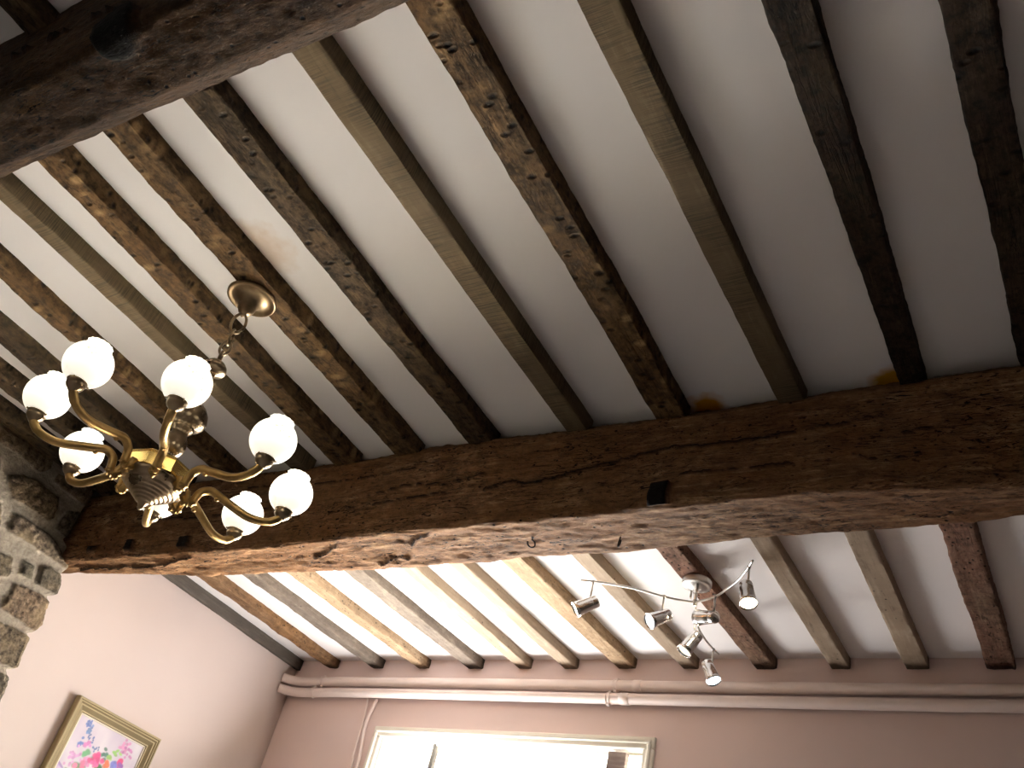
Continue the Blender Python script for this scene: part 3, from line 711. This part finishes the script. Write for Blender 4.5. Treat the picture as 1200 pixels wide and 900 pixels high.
# ------------------------------------------------------------------ pipes on the far wall
pm = simple('pink_painted_pipe', lin(236, 220, 212), .45, .5)
def pipe(z, lab, couplings, clips):
    pts = spline([(XL+.004, YW-.085, ZC+z+.004), (XL+.04, YW-.055, ZC+z+.002), (XL+.11, YW-.036, ZC+z), (XL+.22, YW-.034, ZC+z)], 6) + [Vector((x, YW-.034, ZC+z+.004*math.sin(x*1.4))) for x in [-3.5+i*.25 for i in range(24)]]
    pts = [p for p in pts if p.x <= XR+.005]
    e = empty('water_pipe', (-2.5, YW, ZC+z)); tag(e, lab, 'pipe')
    MB().tube(pts, .0235, 20).build('pipe_run', pm, e)
    for x0, x1, r in couplings:
        zz = lambda x: ZC+z+.004*math.sin(x*1.4)
        MB().tube([(x0, YW-.034, zz(x0)), (x0+.002, YW-.034, zz(x0)), (x1-.002, YW-.034, zz(x1)), (x1, YW-.034, zz(x1))], [r-.002, r, r, r-.002], 20).build('coupling', pm, e)
    for x in clips:
        c = MB(); zz = ZC+z+.004*math.sin(x*1.4)
        for dx in (-.008, .008): c.tube([(x+dx-.002, YW-.034, zz), (x+dx+.002, YW-.034, zz)], .027, 20)
        c.box((x-.007, YW-.012, zz-.01), (x+.007, YW+.002, zz+.01)); 
        for s in (-1, 1): c.box((x-.006, YW-.044, zz+s*.026-.006), (x+.006, YW-.026, zz+s*.026+.006), .001)
        c.build('pipe_clip', pm, e)
pipe(1.607, 'upper of the two pink painted pipes running along the top of the window wall', [(-1.815, -1.776, .026)], [-3.62, -1.90])
pipe(1.5475, 'lower of the two pink painted pipes running along the wall above the window', [(-1.87, -1.825, .0265)], [-3.66, -1.925])
def conduit(P, r, lab, name='conduit_pipe'):
    pts = spline([(x, YW-.012, ZC+z) for x, z in P], 8)
    o = MB().tube(pts, r, 12).build(name, pm, loc=(P[-1][0], YW, ZC+P[-1][1])); return tag(o, lab, 'pipe')
conduit([(-3.243, 1.53), (-3.250, 1.49), (-3.262, 1.44), (-3.262, 1.37), (-3.243, 1.26), (-3.236, 1.16), (-3.236, .6), (-3.236, -.9)], .009, 'thicker pink conduit dropping from the pipes beside the left window jamb')
conduit([(-3.303, 1.53), (-3.292, 1.47), (-3.285, 1.43), (-3.285, 1.36), (-3.280, 1.24), (-3.268, 1.16), (-3.268, .6), (-3.268, -.9)], .005, 'thin pink conduit left of the thicker one, beside the window jamb')

# ------------------------------------------------------------------ window
wf = simple('white_window_paint', lin(232, 228, 214), .45, .5)
wroot = empty('window_1', ((WX0+WX1)/2, YW, WZ0)); struct(wroot)
def frame_ring(x0, x1, z0, z1, w, y0, y1, bev=.004):
    mb = MB()
    mb.box((x0, y0, z1-w), (x1, y1, z1), bev); mb.box((x0, y0, z0), (x1, y1, z0+w), bev)
    mb.box((x0, y0, z0+w), (x0+w, y1, z1-w), bev); mb.box((x1-w, y0, z0+w), (x1, y1, z1-w), bev); return mb
# moulded architrave around the opening: two steps
frame_ring(-3.195, -1.690, WZ0-.05, ZC+1.392, .052, YW-.018, YW+.004, .006).build('window_frame', wf, wroot)
frame_ring(-3.182, -1.703, WZ0-.037, ZC+1.379, .018, YW-.028, YW-.012, .006).build('moulding', wf, wroot)
lin_m = MB()      # white plastered reveal
x0, x1, z0, z1 = WX0, WX1, WZ0, WZ1; y0, y1 = YW+.003, YW+.33; t = .006
lin_m.box((x0, y0, z1-t), (x1, y1, z1)).box((x0, y0, z0), (x1, y1, z0+t)).box((x0, y0, z0), (x0+t, y1, z1)).box((x1-t, y0, z0), (x1, y1, z1))
lin_m.build('reveal', reveal_m, wroot, smooth=False)
# casement set back in the opening
YC = YW+.06
grey_bar = simple('grey_window_bar', lin(84, 80, 76), .6)
frame_ring(x0+t, x1-t, z0+t, z1-t, .010, YC, YC+.05).build('casement_frame', wf, wroot)
MB().box((-2.872, YC, z0+.01), (-2.852, YC+.03, z1-.005), .003).build('glazing_bar', grey_bar, wroot)
gM, gnt, gout = new_mat('clear_window_glass'); gg = G(gnt)
tr = gg.n('ShaderNodeBsdfTransparent', i_Color=(.97, .98, .97, 1)); gl = gg.n('ShaderNodeBsdfGlossy', i_Roughness=.02); fz = gg.n('ShaderNodeFresnel', i_IOR=1.45)
mx = gg.n('ShaderNodeMixShader'); gg.link(fz.outputs[0], mx.inputs[0]); gg.link(tr.outputs[0], mx.inputs[1]); gg.link(gl.outputs[0], mx.inputs[2]); gg.link(mx.outputs[0], gout.inputs[0])
MB().box((x0+.03, YC+.02, z0+.03), (x1-.03, YC+.024, z1-.03)).build('pane', gM, wroot, smooth=False)
# old wooden post standing on the sill
pv = MB(); post_m = wood('weathered_grey_post', lin(84, 72, 68), lin(122, 108, 104), lin(150, 138, 132), 'X', .6, crack=.4)
rp = random.Random(3); P = []
zt = ZC+1.334; dzp = (zt-(WZ0+.006))/39
for k in range(40):
    z = zt-k*dzp; w = .042+.004*nz(z*9, 0, 0)
    P.append([(-1.874-w+.004*nz(z*7, 3, 0), z), (-1.874+w+.004*nz(z*8, 5, 0), z)])
vv = []; ff = []
for (a, b) in P:
    for (x, z) in (a, b):
        for y in (YW+.020, YW+.055): vv.append((x, y, z+(.006*nz(x*40, y*40, 1) if z == zt else 0)))
for k in range(39):
    i = k*4; ff += [(i, i+2, i+6, i+4), (i+1, i+3, i+7, i+5), (i, i+1, i+5, i+4), (i+2, i+3, i+7, i+6)]
ff += [(0, 1, 3, 2), (156, 157, 159, 158)]
tag(obj('wooden_post', vv, ff, post_m, loc=(-1.874, YW+.04, WZ0+.006), smooth=False), 'weathered grey wooden post standing in the window opening near its right side', 'post')

# ------------------------------------------------------------------ painting on the pink wall
pc = empty('framed_painting', (XL, 2.774, ZC+.41)); tag(pc, 'gold framed flower painting hanging on the pale pink wall', 'painting')
PY0, PY1, PZ1, PZ0 = 2.524, 3.020, 1.033, .41
gold = simple('aged_gilt_wood', lin(172, 156, 118), .5, .5); gold2 = simple('dark_gilt_groove', lin(128, 112, 78), .5)
prof = [(0, 0), (0, .030), (.004, .034), (.009, .034), (.013, .030), (.018, .031), (.024, .026), (.030, .027), (.046, .017), (.052, .018), (.056, .012), (.056, 0)]   # (in from the edge, out from the wall)
cor = [(PY0, PZ0, 1, 1), (PY1, PZ0, -1, 1), (PY1, PZ1, -1, -1), (PY0, PZ1, 1, -1)]
v = []; f = []
for (y, z, sy, sz) in cor:
    for (a, b) in prof: v.append((XL+.003+b, y+sy*a, ZC+z+sz*a))
n = len(prof)
for k in range(4):
    for i in range(n-1): a = k*n+i; b = ((k+1) % 4)*n+i; f.append((a, a+1, b+1, b))
fr = obj('frame', v, f, gold, pc, smooth=False); fr.data.materials.append(gold2)
for p in fr.data.polygons:
    if p.index % (n-1) in (3, 5, 7, 9): p.material_index = 1
# canvas, painted per vertex
ny, nz_ = 190, 240; y0, y1, z0, z1 = PY0+.054, PY1-.054, PZ0+.054, PZ1-.054
v = []; f = []; cols = []
for j in range(nz_+1):
    for i in range(ny+1): v.append((XL+.012, y0+(y1-y0)*i/ny, ZC+z0+(z1-z0)*j/nz_))
for j in range(nz_):
    for i in range(ny): a = j*(ny+1)+i; f.append((a, a+1, a+ny+2, a+ny+1))
bg1, bg2 = Vector(lin(194, 180, 196)[:3]), Vector(lin(216, 208, 212)[:3])
buf = []
for (x, y, z) in v:
    t = .5+.6*nz(y*9, z*9, 0)+.3*nz(y*30, z*14, 4); t = max(0, min(1, t)); c = bg1.lerp(bg2, t)
    if z < ZC+.62: c = c.lerp(Vector(lin(196, 178, 160)[:3]), max(0, min(.8, (ZC+.62-z)/.05)))
    buf.append(c)
rd = random.Random(11)
def dab(cy, cz, ry, rz, c, n=1, spread=0, ang=0, soft=.4):
    c = Vector(lin(*c)[:3])
    for _ in range(n):
        py = cy+rd.gauss(0, spread) if spread else cy; pz = cz+rd.gauss(0, spread) if spread else cz
        cc = c*rd.uniform(.75, 1.2) if n > 1 else c; a = ang+rd.uniform(-.7, .7) if n > 1 else ang
        i0, i1 = int((py-.04-y0)/(y1-y0)*ny), int((py+.04-y0)/(y1-y0)*ny)+1; j0, j1 = int((pz-.04-z0)/(z1-z0)*nz_), int((pz+.04-z0)/(z1-z0)*nz_)+1
        for j in range(max(0, j0), min(nz_, j1)+1):
            for i in range(max(0, i0), min(ny, i1)+1):
                k = j*(ny+1)+i; dy = v[k][1]-py; dz = v[k][2]-ZC-pz
                u = (dy*math.cos(a)+dz*math.sin(a))/ry; w = (-dy*math.sin(a)+dz*math.cos(a))/rz; d = math.sqrt(u*u+w*w)
                if d < 1: buf[k] = buf[k].lerp(cc, min(1, (1-d)/soft)*.9)
for s in ((2.76, .52), (2.70, .53), (2.82, .53)):     # a pale vase low down
    dab(s[0], s[1], .04, .035, (150, 160, 190))
for (py, pz, ry, rz, c, n, spd) in [(2.70, .70, .05, .02, (210, 180, 220), 10, .05), (2.59, .765, .03, .006, (176, 150, 200), 3, .006),
    (2.75, .74, .028, .018, (70, 120, 70), 34, .05), (2.66, .70, .02, .012, (120, 150, 90), 16, .03), (2.85, .72, .02, .012, (90, 130, 80), 16, .03),
    (2.643, .950, .006, .007, (90, 110, 170), 16, .009), (2.657, .925, .007, .007, (100, 130, 180), 10, .008), (2.690, .905, .005, .006, (80, 100, 160), 12, .014),
    (2.643, .872, .007, .007, (96, 116, 176), 12, .009), (2.679, .878, .009, .008, (214, 130, 190), 10, .010), (2.687, .843, .014, .012, (100, 160, 110), 6, .008),
    (2.642, .812, .008, .008, (206, 150, 196), 22, .016), (2.705, .816, .012, .010, (222, 140, 186), 8, .010), (2.727, .880, .005, .006, (90, 110, 160), 8, .01),
    (2.783, .868, .013, .009, (70, 116, 96), 8, .010), (2.755, .835, .016, .014, (206, 50, 120), 12, .013), (2.75, .82, .010, .01, (230, 90, 150), 5, .01),
    (2.816, .870, .014, .009, (150, 190, 90), 4, .006), (2.830, .903, .014, .008, (140, 190, 90), 5, .009), (2.812, .843, .013, .012, (226, 110, 60), 8, .008), (2.80, .80, .018, .016, (60, 110, 80), 6, .02),
    (2.865, .938, .009, .008, (208, 140, 180), 22, .013), (2.892, .925, .008, .008, (190, 120, 170), 12, .012), (2.876, .868, .013, .014, (214, 60, 120), 10, .009), (2.853, .846, .014, .012, (110, 110, 190), 7, .01), (2.893, .85, .012, .012, (130, 80, 170), 6, .009),
    (2.70, .77, .016, .014, (230, 120, 160), 9, .02), (2.78, .76, .016, .014, (240, 190, 90), 6, .02), (2.84, .78, .018, .016, (200, 50, 90), 9, .02), (2.75, .70, .016, .014, (120, 80, 170), 8, .03)]:
    dab(py, pz, ry, rz, c, n, spd)
cv = obj('canvas', v, f, None, pc)
ca = cv.data.color_attributes.new('paint', 'FLOAT_COLOR', 'POINT')
flat = []
for c in buf: flat += [c.x, c.y, c.z, 1]
ca.data.foreach_set('color', flat)
M, nt, out = new_mat('painted_canvas'); g = G(nt); at = g.n('ShaderNodeAttribute', attribute_name='paint')
s = g.n('ShaderNodeBsdfPrincipled', i_Base_Color=at.outputs['Color'], i_Roughness=.5)
n = g.n('ShaderNodeTexNoise', i_Scale=220.0); bp = g.n('ShaderNodeBump', i_Strength=.3, i_Distance=.001); g.link(n.outputs[0], bp.inputs['Height']); g.link(bp.outputs[0], s.inputs['Normal']); g.link(s.outputs[0], out.inputs[0])
cv.data.materials.append(M)
lip = MB(); w = .006; X0, X1 = XL+.010, XL+.017; cream = simple('cream_slip', lin(226, 218, 200))
lip.box((X0, y0-.001, ZC+z1-w), (X1, y1+.001, ZC+z1+.001)).box((X0, y0-.001, ZC+z0), (X1, y1+.001, ZC+z0+w)).box((X0, y0-.001, ZC+z0), (X1, y0+w, ZC+z1)).box((X0, y1-w, ZC+z0), (X1, y1+.001, ZC+z1))
lip.build('inner_slip', cream, pc, smooth=False)

# ------------------------------------------------------------------ hooks and nails on the beam underside
def hook(x, y, turn, lab):
    b = Vector((x, y, ZC+1.392)); R = Matrix.Rotation(turn, 4, 'Z'); P = [(0, 0, .012), (0, 0, -.010)]
    for k in range(0, 11):
        a = math.radians(90-28*k); P.append((.0+.0125*math.cos(a)*1.0, 0, -.0225+.0125*math.sin(a)))
    mb = MB().tube([b + R @ Vector(p) for p in spline(P, 4)], .0024, 10)
    mb.lathe([(.0024, -.003), (.006, -.002), (.006, .002), (.003, .004)], 12, Matrix.Translation(b))
    tag(mb.build('ceiling_hook', iron, loc=b), lab, 'hook')
hook(-1.452, 2.118, .9, 'black iron hook under the big beam, left of the two hooks')
hook(-1.172, 2.148, 2.3, 'black iron hook under the big beam, right one above the spotlight arm')

# ------------------------------------------------------------------ light: daylight outside, lamps inside
W = bpy.data.worlds.new('world'); bpy.context.scene.world = W; W.use_nodes = True
bgn = W.node_tree.nodes['Background']; bgn.inputs[0].default_value = (.93, .96, 1, 1); bgn.inputs[1].default_value = 5.0
# bright sunlit ground outside the window throws light up through it
gr_m = simple('pale_sunlit_gravel', lin(214, 206, 192), .9)
struct(MB().box((-16, YW+.45, -.25), (12, 20, -.2)).build('floor_outside', gr_m, smooth=False))
sd = bpy.data.lights.new('sun', 'SUN'); sd.energy = 190; sd.angle = .02; sd.color = (1, .96, .9); so = bpy.data.objects.new('sun', sd); C.objects.link(so)
so.rotation_euler = Vector((.14, -.68, -1.0)).to_track_quat('-Z', 'Y').to_euler(); so.location = (0, 8, 8)
def area(name, loc, target, sx, sy, power, c):
    d = bpy.data.lights.new(name, 'AREA'); d.shape = 'RECTANGLE'; d.size = sx; d.size_y = sy; d.energy = power; d.color = c
    o = bpy.data.objects.new(name, d); C.objects.link(o); o.location = loc
    o.rotation_euler = (Vector(target)-Vector(loc)).to_track_quat('-Z', 'Y').to_euler(); return o
area('window_daylight', ((WX0+WX1)/2, YW+.12, ZC+.85), (-1.9, 2.5, ZC+1.75), 1.25, .55, 105, (1, .98, .97))
